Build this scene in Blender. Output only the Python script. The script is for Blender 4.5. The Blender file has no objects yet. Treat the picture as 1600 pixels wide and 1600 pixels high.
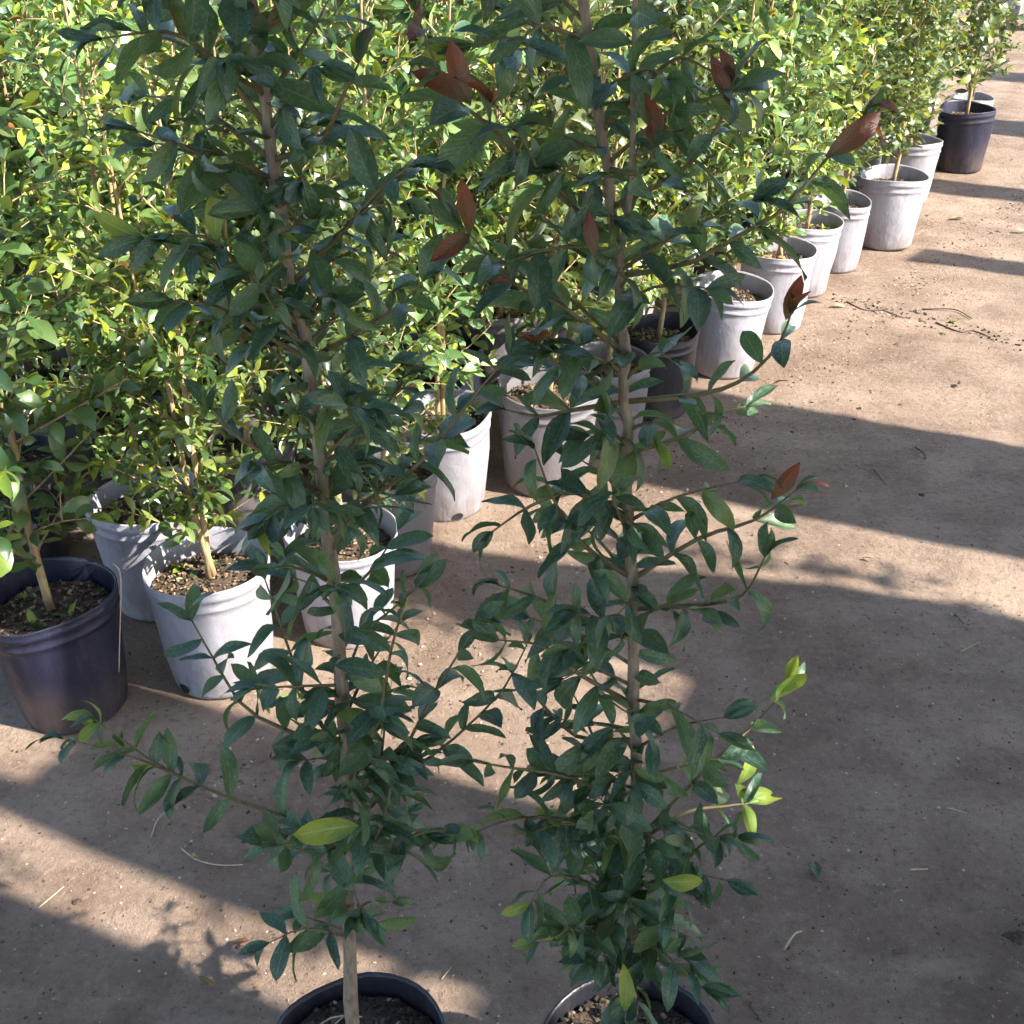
import bpy, math, random
import numpy as np
from mathutils import Vector, Matrix, noise

# ------------------------------------------------------------------ camera, sky, sun, exposure
S = bpy.context.scene
COL = S.collection
PITCH = math.radians(31.0); FPX = 1900.0; CAMH = 1.66
cam = bpy.data.cameras.new('camera'); camo = bpy.data.objects.new('camera', cam); COL.objects.link(camo)
camo.location = (0, 0, CAMH); camo.rotation_euler = (math.pi/2 - PITCH, 0, 0)
cam.sensor_width = 36.0; cam.lens = FPX/1600*36.0; cam.clip_start = 0.05; cam.clip_end = 400
S.camera = camo

SUN_EL = math.radians(40.0)
STRIPE = math.radians(-24.0)                       # heading of the sun seen from the yard
D = Vector((math.cos(STRIPE), math.sin(STRIPE), 0)); N = Vector((-D.y, D.x, 0))
w = bpy.data.worlds.new('World'); S.world = w; w.use_nodes = True
nt = w.node_tree; bg = nt.nodes['Background']
sky = nt.nodes.new('ShaderNodeTexSky'); sky.sky_type = 'NISHITA'; sky.sun_disc = False
sky.sun_elevation = SUN_EL; sky.sun_rotation = math.atan2(D.x, D.y); sky.air_density = 1.0; sky.dust_density = 1.0
nt.links.new(sky.outputs[0], bg.inputs[0]); bg.inputs[1].default_value = 0.118
sl = bpy.data.lights.new('sun', 'SUN'); sl.energy = 5.0; sl.angle = math.radians(0.55); sl.color = (1.0, 0.93, 0.82)
so = bpy.data.objects.new('sun', sl); COL.objects.link(so)
to_sun = D*math.cos(SUN_EL) + Vector((0, 0, math.sin(SUN_EL)))
so.rotation_euler = to_sun.to_track_quat('Z', 'Y').to_euler(); so.location = to_sun*20
S.view_settings.view_transform = 'Standard'; S.view_settings.look = 'None'
S.view_settings.exposure = 1.72; S.view_settings.gamma = 1.0; S.view_settings.use_curve_mapping = False
S.render.engine = 'CYCLES'
S.cycles.use_denoising = True; S.cycles.use_adaptive_sampling = True; S.cycles.adaptive_threshold = 0.035; S.cycles.adaptive_min_samples = 12
S.cycles.max_bounces = 5; S.cycles.transmission_bounces = 4; S.cycles.diffuse_bounces = 3; S.cycles.glossy_bounces = 2; S.cycles.transparent_max_bounces = 4

# ------------------------------------------------------------------ helpers
SP, CP = math.sin(PITCH), math.cos(PITCH)
def at(x, y, Y):                                    # a point seen in the photo that stands Y metres ahead
    u = (x-800)/FPX; v = (y-800)/FPX
    k = Y/(CP - v*SP)
    return Vector((u*k, Y, CAMH - k*(SP + v*CP)))
def ground(x, y, z=0.0):
    u = (x-800)/FPX; v = (y-800)/FPX
    k = (CAMH - z)/(SP + v*CP)
    return Vector((u*k, k*(CP - v*SP), z))
def project(p):
    q = p - Vector((0, 0, CAMH))
    k = q.y*CP - q.z*SP
    return 800 + FPX*q.x/k, 800 + FPX*(-q.z*CP - q.y*SP)/k, k

def tag(o, label=None, cat=None, group=None, kind=None):
    if label: o['label'] = label
    if cat: o['category'] = cat
    if group: o['group'] = group
    if kind: o['kind'] = kind
    return o
def link(name, data, parent=None):
    o = bpy.data.objects.new(name, data); COL.objects.link(o)
    if parent is not None: o.parent = parent
    return o
def empty(name, loc, rz=0.0, sc=1.0):
    o = link(name, None); o.location = loc; o.rotation_euler = (0, 0, rz); o.scale = (sc, sc, sc)
    o.empty_display_size = 0.05
    return o
def mesh(name, verts, faces, mats, smooth=True, midx=None, uvs=None, tint=None):
    me = bpy.data.meshes.new(name)
    me.from_pydata([tuple(v) for v in verts], [], faces)
    for m in (mats if isinstance(mats, (list, tuple)) else [mats]): me.materials.append(m)
    if smooth: me.polygons.foreach_set('use_smooth', [True]*len(me.polygons))
    if midx is not None: me.polygons.foreach_set('material_index', midx)
    if uvs is not None:
        uvl = me.uv_layers.new(name='UVMap')
        li = np.empty(len(me.loops), dtype=np.int32); me.loops.foreach_get('vertex_index', li)
        uvl.data.foreach_set('uv', np.asarray(uvs, dtype=np.float32)[li].ravel())
    if tint is not None:
        a = me.attributes.new('tint', 'FLOAT', 'POINT'); a.data.foreach_set('value', np.asarray(tint, dtype=np.float32))
    me.update()
    return me

class MB:                                            # collects shapes of ONE part
    def __init__(s): s.v = []; s.f = []
    def add(s, v, f):
        b = len(s.v); s.v += [tuple(x) for x in v]; s.f += [tuple(i+b for i in q) for q in f]
    def tube(s, pts, radii, n=6, cap=True):
        pts = [Vector(p) for p in pts]; rings = []; b = len(s.v)
        ref = Vector((0.31, 0.87, 0.38))
        for i, p in enumerate(pts):
            t = (pts[min(i+1, len(pts)-1)] - pts[max(i-1, 0)]).normalized()
            a = t.cross(ref).normalized(); c = t.cross(a)
            for k in range(n):
                an = 2*math.pi*k/n
                s.v.append(tuple(p + (a*math.cos(an) + c*math.sin(an))*radii[i]))
        for i in range(len(pts)-1):
            for k in range(n):
                s.f.append((b+i*n+k, b+i*n+(k+1) % n, b+(i+1)*n+(k+1) % n, b+(i+1)*n+k))
        if cap:
            s.f.append(tuple(b+k for k in range(n))[::-1]); s.f.append(tuple(b+(len(pts)-1)*n+k for k in range(n)))
    def box(s, c, size, rot=None):
        c = Vector(c); h = Vector(size)*0.5; vs = []
        for z in (-1, 1):
            for y in (-1, 1):
                for x in (-1, 1):
                    q = Vector((x*h.x, y*h.y, z*h.z))
                    if rot is not None: q = rot @ q
                    vs.append(c + q)
        s.add(vs, [(0, 2, 3, 1), (4, 5, 7, 6), (0, 1, 5, 4), (2, 6, 7, 3), (0, 4, 6, 2), (1, 3, 7, 5)])
    def mesh(s, name, mat, smooth=True): return mesh(name, s.v, s.f, mat, smooth)

def spline(pts, n):                                  # Catmull-Rom through the points
    pts = [Vector(p) for p in pts]
    P = [pts[0]*2 - pts[1]] + pts + [pts[-1]*2 - pts[-2]]
    out = []
    segs = len(pts)-1
    for i in range(n+1):
        x = i/n*segs; k = min(int(x), segs-1); t = x-k
        a, b, c, d = P[k], P[k+1], P[k+2], P[k+3]
        out.append(0.5*((2*b) + (c-a)*t + (2*a-5*b+4*c-d)*t*t + (3*b-a-3*c+d)*t**3))
    return out

# ------------------------------------------------------------------ materials
def newmat(name):
    m = bpy.data.materials.new(name); m.use_nodes = True
    n = m.node_tree; b = n.nodes['Principled BSDF']
    return m, n, b
def nd(n, t, **k):
    x = n.nodes.new(t)
    for a, v in k.items(): setattr(x, a, v)
    return x
def ramp(n, fac, stops):
    r = nd(n, 'ShaderNodeValToRGB'); e = r.color_ramp.elements
    while len(e) < len(stops): e.new(0.5)
    for q, (p, c) in zip(e, stops): q.position = p; q.color = (*c, 1)
    n.links.new(fac, r.inputs[0]); return r.outputs[0]
def noi(n, vec, scale, detail=4, rough=0.6):
    x = nd(n, 'ShaderNodeTexNoise'); x.inputs['Scale'].default_value = scale
    x.inputs['Detail'].default_value = detail; x.inputs['Roughness'].default_value = rough
    if vec is not None: n.links.new(vec, x.inputs['Vector'])
    return x.outputs[0]
def mixc(n, fac, a, b, mode='MIX'):
    x = nd(n, 'ShaderNodeMix', data_type='RGBA', blend_type=mode)
    for s, v in ((x.inputs[0], fac), (x.inputs[6], a), (x.inputs[7], b)):
        if isinstance(v, (int, float)): s.default_value = v
        elif isinstance(v, tuple): s.default_value = (*v, 1)
        else: n.links.new(v, s)
    return x.outputs[2]
def mth(n, op, a, b=None):
    x = nd(n, 'ShaderNodeMath', operation=op)
    for s, v in zip(x.inputs, (a, b)):
        if v is None: continue
        if isinstance(v, (int, float)): s.default_value = v
        else: n.links.new(v, s)
    return x.outputs[0]
def bump(n, b, height, strength, dist):
    x = nd(n, 'ShaderNodeBump'); x.inputs['Strength'].default_value = strength; x.inputs['Distance'].default_value = dist
    n.links.new(height, x.inputs['Height']); n.links.new(x.outputs[0], b.inputs['Normal']); return x.outputs[0]

def leaf_mat(name, stops, rough=0.36, trans=0.22, tcol=(0.20, 0.32, 0.03), rib=(0.16, 0.24, 0.08), spec=0.5, bl=60, plain=False, grade=None, dust=0.0):
    m, n, b = newmat(name)
    oi = nd(n, 'ShaderNodeObjectInfo'); at_ = nd(n, 'ShaderNodeAttribute', attribute_name='tint')
    r = mth(n, 'FRACT', mth(n, 'ADD', oi.outputs['Random'], at_.outputs['Fac']))
    c = mixc(n, 1.0, ramp(n, r, stops), oi.outputs['Color'], 'MULTIPLY')
    bn = None
    b.inputs['Roughness'].default_value = rough; b.inputs['Specular IOR Level'].default_value = spec
    if not plain:
        uv = nd(n, 'ShaderNodeUVMap'); sep = nd(n, 'ShaderNodeSeparateXYZ'); n.links.new(uv.outputs[0], sep.inputs[0])
        cv = nd(n, 'ShaderNodeCombineXYZ'); n.links.new(mth(n, 'MULTIPLY', sep.outputs[0], 0.42), cv.inputs[0]); n.links.new(sep.outputs[1], cv.inputs[1]); n.links.new(mth(n, 'MULTIPLY', r, 23.0), cv.inputs[2])
        blot = noi(n, cv.outputs[0], 6.0, 1)
        c = mixc(n, mth(n, 'MULTIPLY', blot, 0.5), c, mixc(n, 1.0, c, (0.62, 0.66, 0.62), 'MULTIPLY'))
        off = mth(n, 'ABSOLUTE', mth(n, 'SUBTRACT', sep.outputs[0], 0.5))
        mid = mth(n, 'MULTIPLY', mth(n, 'LESS_THAN', off, 0.028), 0.55)
        vein = mth(n, 'SINE', mth(n, 'MULTIPLY', mth(n, 'SUBTRACT', sep.outputs[1], mth(n, 'MULTIPLY', off, 0.7)), 62.0))
        if grade:
            c = mixc(n, ramp(n, mth(n, 'ADD', sep.outputs[1], mth(n, 'MULTIPLY', mth(n, 'SUBTRACT', blot, 0.5), 0.9)), [(0.05, (1, 1, 1)), (0.75, (0, 0, 0))]), c, grade)
        c = mixc(n, mid, c, rib)
        if dust:
            sp = noi(n, cv.outputs[0], 13.0, 4, 0.85)
            dm = ramp(n, sp, [(0.51, (0, 0, 0)), (0.62, (1, 1, 1))])
            c = mixc(n, mth(n, 'MULTIPLY', dm, dust), c, (0.22, 0.27, 0.235))
            n.links.new(mth(n, 'ADD', mth(n, 'MULTIPLY', dm, 0.25), rough), b.inputs['Roughness'])
        bn = bump(n, b, mth(n, 'ADD', mth(n, 'MULTIPLY', vein, 0.12), blot), 0.35, 0.002)
    n.links.new(c, b.inputs['Base Color'])
    t = nd(n, 'ShaderNodeBsdfTranslucent')
    if bn is not None: n.links.new(bn, t.inputs['Normal'])
    n.links.new(mixc(n, 0.6, c, tcol), t.inputs[0])
    ms = nd(n, 'ShaderNodeMixShader'); ms.inputs[0].default_value = trans
    n.links.new(b.outputs[0], ms.inputs[1]); n.links.new(t.outputs[0], ms.inputs[2])
    n.links.new(ms.outputs[0], n.nodes['Material Output'].inputs[0])
    return m
M = {}
M['leaf_dark'] = leaf_mat('glossy_dark_leaf', [(0, (0.024, 0.070, 0.042)), (0.4, (0.040, 0.106, 0.058)), (0.75, (0.064, 0.142, 0.066)), (0.92, (0.095, 0.165, 0.055)), (1, (0.15, 0.20, 0.05))], 0.34, 0.24, spec=0.6, bl=26, dust=0.5)
M['leaf_mid'] = leaf_mat('green_leaf', [(0, (0.028, 0.075, 0.028)), (0.45, (0.095, 0.180, 0.050)), (0.75, (0.165, 0.255, 0.075)), (1, (0.260, 0.330, 0.105))], 0.34, 0.24, (0.40, 0.50, 0.10), (0.25, 0.32, 0.1), 0.75, plain=True)
M['leaf_newgreen'] = leaf_mat('new_green_leaf', [(0, (0.17, 0.26, 0.035)), (0.6, (0.27, 0.36, 0.045)), (1, (0.38, 0.42, 0.05))], 0.36, 0.3, (0.5, 0.55, 0.05), (0.4, 0.45, 0.15), 0.6, plain=True)
M['leaf_bronze'] = leaf_mat('new_bronze_leaf', [(0, (0.14, 0.06, 0.022)), (1, (0.26, 0.12, 0.04))], 0.4, 0.3, (0.45, 0.15, 0.03), plain=True)
M['leaf_lime'] = leaf_mat('young_lime_leaf', [(0, (0.17, 0.26, 0.035)), (0.6, (0.27, 0.36, 0.045)), (1, (0.38, 0.42, 0.05))], 0.4, 0.35, (0.5, 0.55, 0.05), (0.4, 0.45, 0.15), bl=26, grade=(0.10, 0.19, 0.04), dust=0.12)
M['leaf_red'] = leaf_mat('bronze_red_leaf', [(0, (0.10, 0.028, 0.026)), (0.5, (0.17, 0.052, 0.028)), (1, (0.28, 0.105, 0.030))], 0.42, 0.3, (0.45, 0.10, 0.03), (0.28, 0.10, 0.05), bl=26, grade=(0.07, 0.09, 0.035), dust=0.1)
M['leaf_dead'] = leaf_mat('orange_dead_leaf', [(0, (0.30, 0.11, 0.03)), (1, (0.45, 0.20, 0.06))], 0.6, 0.2, (0.5, 0.2, 0.04), (0.4, 0.2, 0.08), 0.3)
M['leaf_dry'] = leaf_mat('dry_tan_leaf', [(0, (0.20, 0.13, 0.06)), (0.5, (0.33, 0.24, 0.12)), (1, (0.45, 0.36, 0.2))], 0.7, 0.1, (0.4, 0.28, 0.1), (0.4, 0.3, 0.18), 0.2)

def bark(name, c1, c2):
    m, n, b = newmat(name); tc = nd(n, 'ShaderNodeTexCoord')
    mp = nd(n, 'ShaderNodeMapping'); mp.inputs['Scale'].default_value = (1, 1, 0.22); n.links.new(tc.outputs['Object'], mp.inputs[0])
    x = noi(n, mp.outputs[0], 190, 5); y = noi(n, tc.outputs['Object'], 22, 3)
    c = ramp(n, mth(n, 'ADD', mth(n, 'MULTIPLY', x, 0.65), mth(n, 'MULTIPLY', y, 0.35)), [(0.3, c1), (0.7, c2)])
    n.links.new(c, b.inputs['Base Color']); b.inputs['Roughness'].default_value = 0.8
    bump(n, b, x, 0.6, 0.002); return m
M['bark'] = bark('grey_brown_bark', (0.095, 0.072, 0.052), (0.37, 0.30, 0.215))
M['bark_pale'] = bark('pale_tan_bark', (0.24, 0.16, 0.08), (0.46, 0.35, 0.19))
M['twig'] = bark('green_brown_twig', (0.085, 0.075, 0.035), (0.20, 0.165, 0.075))

def plastic(name, c, dirt, rough=0.5, wear=0.5):
    m, n, b = newmat(name); tc = nd(n, 'ShaderNodeTexCoord'); oi = nd(n, 'ShaderNodeObjectInfo')
    off = nd(n, 'ShaderNodeVectorMath', operation='ADD'); n.links.new(tc.outputs['Object'], off.inputs[0])
    cmb = nd(n, 'ShaderNodeCombineXYZ'); n.links.new(mth(n, 'MULTIPLY', oi.outputs['Random'], 9.0), cmb.inputs[0]); n.links.new(cmb.outputs[0], off.inputs[1])
    mp = nd(n, 'ShaderNodeMapping'); mp.inputs['Scale'].default_value = (1, 1, 0.18); n.links.new(off.outputs[0], mp.inputs[0])
    st = noi(n, mp.outputs[0], 60, 5); big = noi(n, off.outputs[0], 9, 4); fine = noi(n, off.outputs[0], 210, 3)
    z = nd(n, 'ShaderNodeSeparateXYZ'); n.links.new(tc.outputs['Object'], z.inputs[0])
    low = nd(n, 'ShaderNodeMapRange'); low.inputs[1].default_value = 0.15; low.inputs[2].default_value = 0.0
    n.links.new(z.outputs[2], low.inputs[0])                     # splashed soil dries on the foot of the pot
    soil = mth(n, 'MULTIPLY', mth(n, 'MULTIPLY', low.outputs[0], ramp(n, mth(n, 'ADD', mth(n, 'MULTIPLY', big, 0.6), mth(n, 'MULTIPLY', st, 0.4)), [(0.38, (0, 0, 0)), (0.62, (1, 1, 1))])), 0.95)
    col = mixc(n, mth(n, 'MULTIPLY', ramp(n, st, [(0.45, (0, 0, 0)), (0.75, (1, 1, 1))]), wear), c, tuple(0.55*q + 0.45*d for q, d in zip(c, dirt)))
    col = mixc(n, mth(n, 'MULTIPLY', ramp(n, big, [(0.45, (0, 0, 0)), (0.7, (1, 1, 1))]), wear*0.7), col, tuple(0.7*q + 0.3*d for q, d in zip(c, dirt)))
    col = mixc(n, soil, col, dirt)
    shade_ = mth(n, 'ADD', 0.78, mth(n, 'MULTIPLY', oi.outputs['Random'], 0.36)); cc = nd(n, 'ShaderNodeCombineColor')
    for q_ in range(3): n.links.new(shade_, cc.inputs[q_])
    col = mixc(n, 1.0, col, cc.outputs[0], 'MULTIPLY')
    scuff = ramp(n, noi(n, mp.outputs[0], 23, 6, 0.75), [(0.56, (0, 0, 0)), (0.60, (1, 1, 1))])
    col = mixc(n, mth(n, 'MULTIPLY', scuff, 0.28), col, tuple(0.4*q + 0.6*d for q, d in zip(c, dirt)))
    n.links.new(col, b.inputs['Base Color']); b.inputs['Roughness'].default_value = rough
    bump(n, b, mth(n, 'ADD', big, mth(n, 'MULTIPLY', fine, 0.12)), 0.7, 0.008); return m
M['pot_white'] = plastic('dusty_white_plastic', (0.315, 0.312, 0.360), (0.17, 0.132, 0.105), 0.55, 0.9)
M['pot_grey'] = plastic('dusty_grey_plastic', (0.15, 0.142, 0.155), (0.13, 0.10, 0.078), 0.55, 0.6)
M['pot_navy'] = plastic('worn_navy_plastic', (0.012, 0.014, 0.036), (0.12, 0.088, 0.07), 0.45, 0.30)
M['pot_black'] = plastic('black_plastic', (0.018, 0.018, 0.026), (0.10, 0.08, 0.07), 0.38, 0.4)
m, n, b = newmat('hole_shade_paint'); b.inputs['Base Color'].default_value = (0.012, 0.011, 0.012, 1); b.inputs['Roughness'].default_value = 0.9; M['hole'] = m  # near-black plate colour stands in for the shade inside drain holes

def soil_mat(name, a, c):
    m, n, b = newmat(name); tc = nd(n, 'ShaderNodeTexCoord')
    x = noi(n, tc.outputs['Object'], 120, 5); y = noi(n, tc.outputs['Object'], 25, 4)
    n.links.new(ramp(n, mth(n, 'ADD', mth(n, 'MULTIPLY', x, 0.6), mth(n, 'MULTIPLY', y, 0.4)), [(0.35, a), (0.7, c)]), b.inputs['Base Color'])
    b.inputs['Roughness'].default_value = 0.95; bump(n, b, x, 1.0, 0.006); return m
M['soil'] = soil_mat('dark_potting_soil', (0.028, 0.019, 0.013), (0.135, 0.092, 0.060))
def chip_mat(name, stops):
    m, n, b = newmat(name); at_ = nd(n, 'ShaderNodeAttribute', attribute_name='tint'); oi = nd(n, 'ShaderNodeObjectInfo')
    n.links.new(ramp(n, mth(n, 'FRACT', mth(n, 'ADD', at_.outputs['Fac'], oi.outputs['Random'])), stops), b.inputs['Base Color'])
    b.inputs['Roughness'].default_value = 0.9; return m
M['chip'] = chip_mat('bark_mulch_chips', [(0, (0.025, 0.017, 0.012)), (0.5, (0.085, 0.055, 0.035)), (0.85, (0.19, 0.13, 0.085)), (1, (0.40, 0.30, 0.20))])
M['chip_dark'] = chip_mat('damp_mulch_chips', [(0, (0.010, 0.008, 0.006)), (0.75, (0.045, 0.032, 0.022)), (0.93, (0.10, 0.072, 0.05)), (1, (0.30, 0.23, 0.16))])
M['crumb'] = chip_mat('soil_crumbs', [(0, (0.03, 0.024, 0.02)), (0.4, (0.10, 0.075, 0.055)), (0.7, (0.27, 0.20, 0.15)), (1, (0.50, 0.42, 0.33))])
M['straw'] = bark('dry_straw', (0.30, 0.23, 0.14), (0.55, 0.46, 0.32))
M['twig_dark'] = bark('dead_dark_twig', (0.05, 0.035, 0.025), (0.14, 0.10, 0.07))
M['timber'] = bark('weathered_timber', (0.16, 0.12, 0.09), (0.30, 0.24, 0.18))
m, n, b = newmat('caster_board'); tc = nd(n, 'ShaderNodeTexCoord')  # wood of the added shade boards
n.links.new(ramp(n, noi(n, tc.outputs['Object'], 6, 5), [(0.3, (0.14, 0.11, 0.085)), (0.7, (0.26, 0.21, 0.16))]), b.inputs['Base Color'])
b.inputs['Roughness'].default_value = 0.85; M['board'] = m

# dirt: trodden dry soil, sandy crust with darker damp and worn patches, specks of organic matter
m, n, b = newmat('trodden_dirt'); tc = nd(n, 'ShaderNodeTexCoord'); V = tc.outputs['Object']
big = noi(n, V, 1.3, 5, 0.55); med = noi(n, V, 7.0, 6, 0.62); fine = noi(n, V, 60, 6, 0.7); grit = noi(n, V, 420, 3, 0.7)
warp = nd(n, 'ShaderNodeMapping'); warp.inputs['Scale'].default_value = (1, 2.1, 1); warp.inputs['Rotation'].default_value = (0, 0, 0.42); n.links.new(V, warp.inputs[0])
smear = noi(n, warp.outputs[0], 2.6, 6, 0.68)
c = ramp(n, big, [(0.36, (0.194, 0.135, 0.098)), (0.50, (0.282, 0.204, 0.151)), (0.64, (0.359, 0.267, 0.202))])
c = mixc(n, mth(n, 'MULTIPLY', ramp(n, smear, [(0.50, (0, 0, 0)), (0.66, (1, 1, 1))]), 0.6), c, (0.176, 0.119, 0.087))
c = mixc(n, mth(n, 'MULTIPLY', ramp(n, smear, [(0.32, (1, 1, 1)), (0.46, (0, 0, 0))]), 0.6), c, (0.405, 0.312, 0.239))
c = mixc(n, mth(n, 'MULTIPLY', ramp(n, med, [(0.50, (0, 0, 0)), (0.68, (1, 1, 1))]), 0.55), c, (0.170, 0.114, 0.085))
c = mixc(n, mth(n, 'MULTIPLY', ramp(n, med, [(0.28, (1, 1, 1)), (0.47, (0, 0, 0))]), 0.45), c, (0.394, 0.306, 0.239))
c = mixc(n, mth(n, 'MULTIPLY', ramp(n, fine, [(0.54, (0, 0, 0)), (0.68, (1, 1, 1))]), 0.6), c, (0.124, 0.085, 0.063))
c = mixc(n, mth(n, 'MULTIPLY', ramp(n, fine, [(0.30, (1, 1, 1)), (0.44, (0, 0, 0))]), 0.45), c, (0.447, 0.349, 0.275))
vo = nd(n, 'ShaderNodeTexVoronoi'); vo.inputs['Scale'].default_value = 46; n.links.new(V, vo.inputs['Vector'])
sel = nd(n, 'ShaderNodeSeparateColor'); n.links.new(vo.outputs['Color'], sel.inputs[0])
spk = mth(n, 'MULTIPLY', mth(n, 'LESS_THAN', vo.outputs['Distance'], 0.16), mth(n, 'GREATER_THAN', sel.outputs[0], 0.91))
c = mixc(n, mth(n, 'MULTIPLY', spk, 0.75), c, (0.07, 0.05, 0.04))
spl = mth(n, 'MULTIPLY', mth(n, 'LESS_THAN', vo.outputs['Distance'], 0.13), mth(n, 'LESS_THAN', sel.outputs[0], 0.06))
c = mixc(n, mth(n, 'MULTIPLY', spl, 0.8), c, (0.62, 0.54, 0.44))
c = mixc(n, 0.5, c, mixc(n, 1.0, c, ramp(n, grit, [(0.3, (0.72, 0.72, 0.72)), (0.7, (1.22, 1.22, 1.22))]), 'MULTIPLY'))
n.links.new(c, b.inputs['Base Color']); b.inputs['Roughness'].default_value = 0.93; b.inputs['Specular IOR Level'].default_value = 0.25
bump(n, b, mth(n, 'ADD', mth(n, 'ADD', mth(n, 'MULTIPLY', fine, 0.5), mth(n, 'MULTIPLY', med, 0.8)), mth(n, 'MULTIPLY', grit, 0.25)), 1.0, 0.020)
M['dirt'] = m

# ------------------------------------------------------------------ the ground: one sheet out to the horizon
def gz(x, y):
    return 0.010*noise.noise((x*1.1, y*1.1, 3.0)) + 0.007*noise.noise((x*4.1, y*4.1, 7.0)) + 0.0032*noise.noise((x*14, y*14, 1.0))
def lines(lo, hi, step, far):
    a = list(np.arange(lo, hi+1e-6, step)); s = step; x = hi; up = []
    while x < far: s *= 1.6; x += s; up.append(x)
    s = step; x = lo; dn = []
    while x > -far: s *= 1.6; x -= s; dn.append(x)
    return dn[::-1] + a + up
gx = lines(-2.0, 3.4, 0.026, 150); gy = lines(0.6, 7.6, 0.026, 150)
gv = [(x, y, gz(x, y)) for y in gy for x in gx]
W = len(gx)
gf = [(j*W+i, j*W+i+1, (j+1)*W+i+1, (j+1)*W+i) for j in range(len(gy)-1) for i in range(W-1)]
tag(link('ground', mesh('ground', gv, gf, M['dirt'])), kind='structure')

# ------------------------------------------------------------------ shade roof added unseen above the path; its gaps are shaped to give the sun strips
HB = 2.5; OFF = HB/math.tan(SUN_EL)
caster = empty('added_shade_caster', D*6.0 + N*3.0)
tag(caster, 'slatted timber shade roof added overhead, unseen, to cast the striped shade', 'shade roof')
def w2r(p): return p - caster.location
def panel(t0, t1, s0, s1, seed, wav=0.012, th=0.02, z=0.0, end=0.06):
    """board that shades the strip t0..t1 of the yard from s0 (its ragged end) to s1"""
    rnd = random.Random(seed); n_ = 16
    f0 = t0 if callable(t0) else (lambda s: t0)
    f1 = t1 if callable(t1) else (lambda s: t1)
    ph = [rnd.uniform(0, 6.28) for _ in range(4)]
    v = []; 
    ss = [s0 + (s1-s0)*(i/n_)**1.6 for i in range(n_+1)]
    for i, s in enumerate(ss):
        a = f0(s) + wav*(math.sin(s*3.1+ph[0]) + 0.6*math.sin(s*7.7+ph[1])); b_ = f1(s) + wav*(math.sin(s*2.7+ph[2]) + 0.6*math.sin(s*8.3+ph[3]))
        if i == 0 and end: pass
        for dz in (0, th):
            v.append(w2r(D*(s+OFF+(rnd.uniform(-end, end) if i == 0 else 0)) + N*a + Vector((0, 0, HB+z+dz))))
            v.append(w2r(D*(s+OFF+(rnd.uniform(-end, end) if i == 0 else 0)) + N*b_ + Vector((0, 0, HB+z+dz))))
    f = [(0, 2, 3, 1)]
    for i in range(n_):
        k = i*4
        f += [(k, k+1, k+5, k+4), (k+2, k+6, k+7, k+3), (k, k+4, k+6, k+2), (k+1, k+3, k+7, k+5)]
    k = n_*4; f.append((k, k+1, k+3, k+2))
    link('board', mesh('board', v, f, M['board'], False), caster)
panel(-1.6, 0.985, -3.6, 5.0, 1)
panel(0.9, 1.25, -0.50, 5.0, 2, 0.0, z=0.03)
panel(1.335, 1.56, -2.35, 5.0, 3)
panel(1.135, 1.36, -1.50, 5.0, 7, z=0.03, end=0.03)
panel(1.135, 1.215, -2.6, 5.0, 8, z=0.06)
panel(1.50, 2.10, -0.44, 5.0, 4, 0.0, z=0.03)
panel(2.03, lambda s: 2.29 + 0.28*min(1, max(0, (s+1.1)/0.95)), -1.62, 5.0, 5)
panel(2.815, 3.465, -1.40, 5.0, 6, 0.006)
for i, (t0, t1, s0) in enumerate([(4.98, 5.16, -0.45), (6.00, 6.24, -0.60), (7.30, 7.66, -0.5), (8.78, 9.10, -0.6)]):
    panel(t0, t1, s0, 5.0, 20+i, 0.01)
for s in (1.6, 3.2, 4.8):  # unseen rafters and posts added to hold the shade boards
    mb = MB(); c = w2r(D*(s+OFF) + N*3.7 + Vector((0, 0, HB-0.075)))
    mb.box(c, (0.06, 11.0, 0.14), Matrix.Rotation(STRIPE, 3, 'Z')); link('rafter', mb.mesh('rafter', M['timber'], False), caster)
    for t in (-1.6, 9.1):
        mb = MB(); c = w2r(D*(s+OFF) + N*t); mb.box(c + Vector((0, 0, (HB-0.146)/2)), (0.1, 0.1, HB-0.146), Matrix.Rotation(STRIPE, 3, 'Z'))
        link('post', mb.mesh('post', M['timber'], False), caster)

# ------------------------------------------------------------------ leaf templates (unit length along +Y, face up +Z)
def leaf_template(seed, width, nl, nc, bend, fold, tipsharp, twist=0.0):
    r = random.Random(seed); v = []; uv = []
    for i in range(nl+1):
        t = i/nl
        prof = (math.sin(math.pi*min(1, t**1.05)))**0.72*(1 - 0.10*tipsharp*t)
        if t > 0.86: prof *= 1 - 0.35*tipsharp*(t-0.86)/0.14
        if t < 0.12: prof *= 0.25 + 0.75*t/0.12
        hw = max(width*0.5*prof, 0.012 if t < 0.5 else 0.004)
        a = bend*t; yb = math.sin(a)/bend if abs(bend) > 1e-3 else t; zb = -(1-math.cos(a))/bend if abs(bend) > 1e-3 else 0
        wob = 0.05*math.sin(5*t+seed); tw = twist*t
        for j in range(nc+1):
            x = (j/nc*2-1)
            lx = x*hw; lz = fold*abs(x)*hw + 0.03*math.sin(9*t + 2*x + seed)*abs(x) + wob*0.3*x
            v.append((lx*math.cos(tw) - lz*math.sin(tw) + 0.05*math.sin(3*t+seed)*t, yb, zb + lx*math.sin(tw) + lz*math.cos(tw)))
            uv.append((j/nc, t))
    f = [(i*(nc+1)+j, i*(nc+1)+j+1, (i+1)*(nc+1)+j+1, (i+1)*(nc+1)+j) for i in range(nl) for j in range(nc)]
    return np.array(v), f, uv
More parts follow.
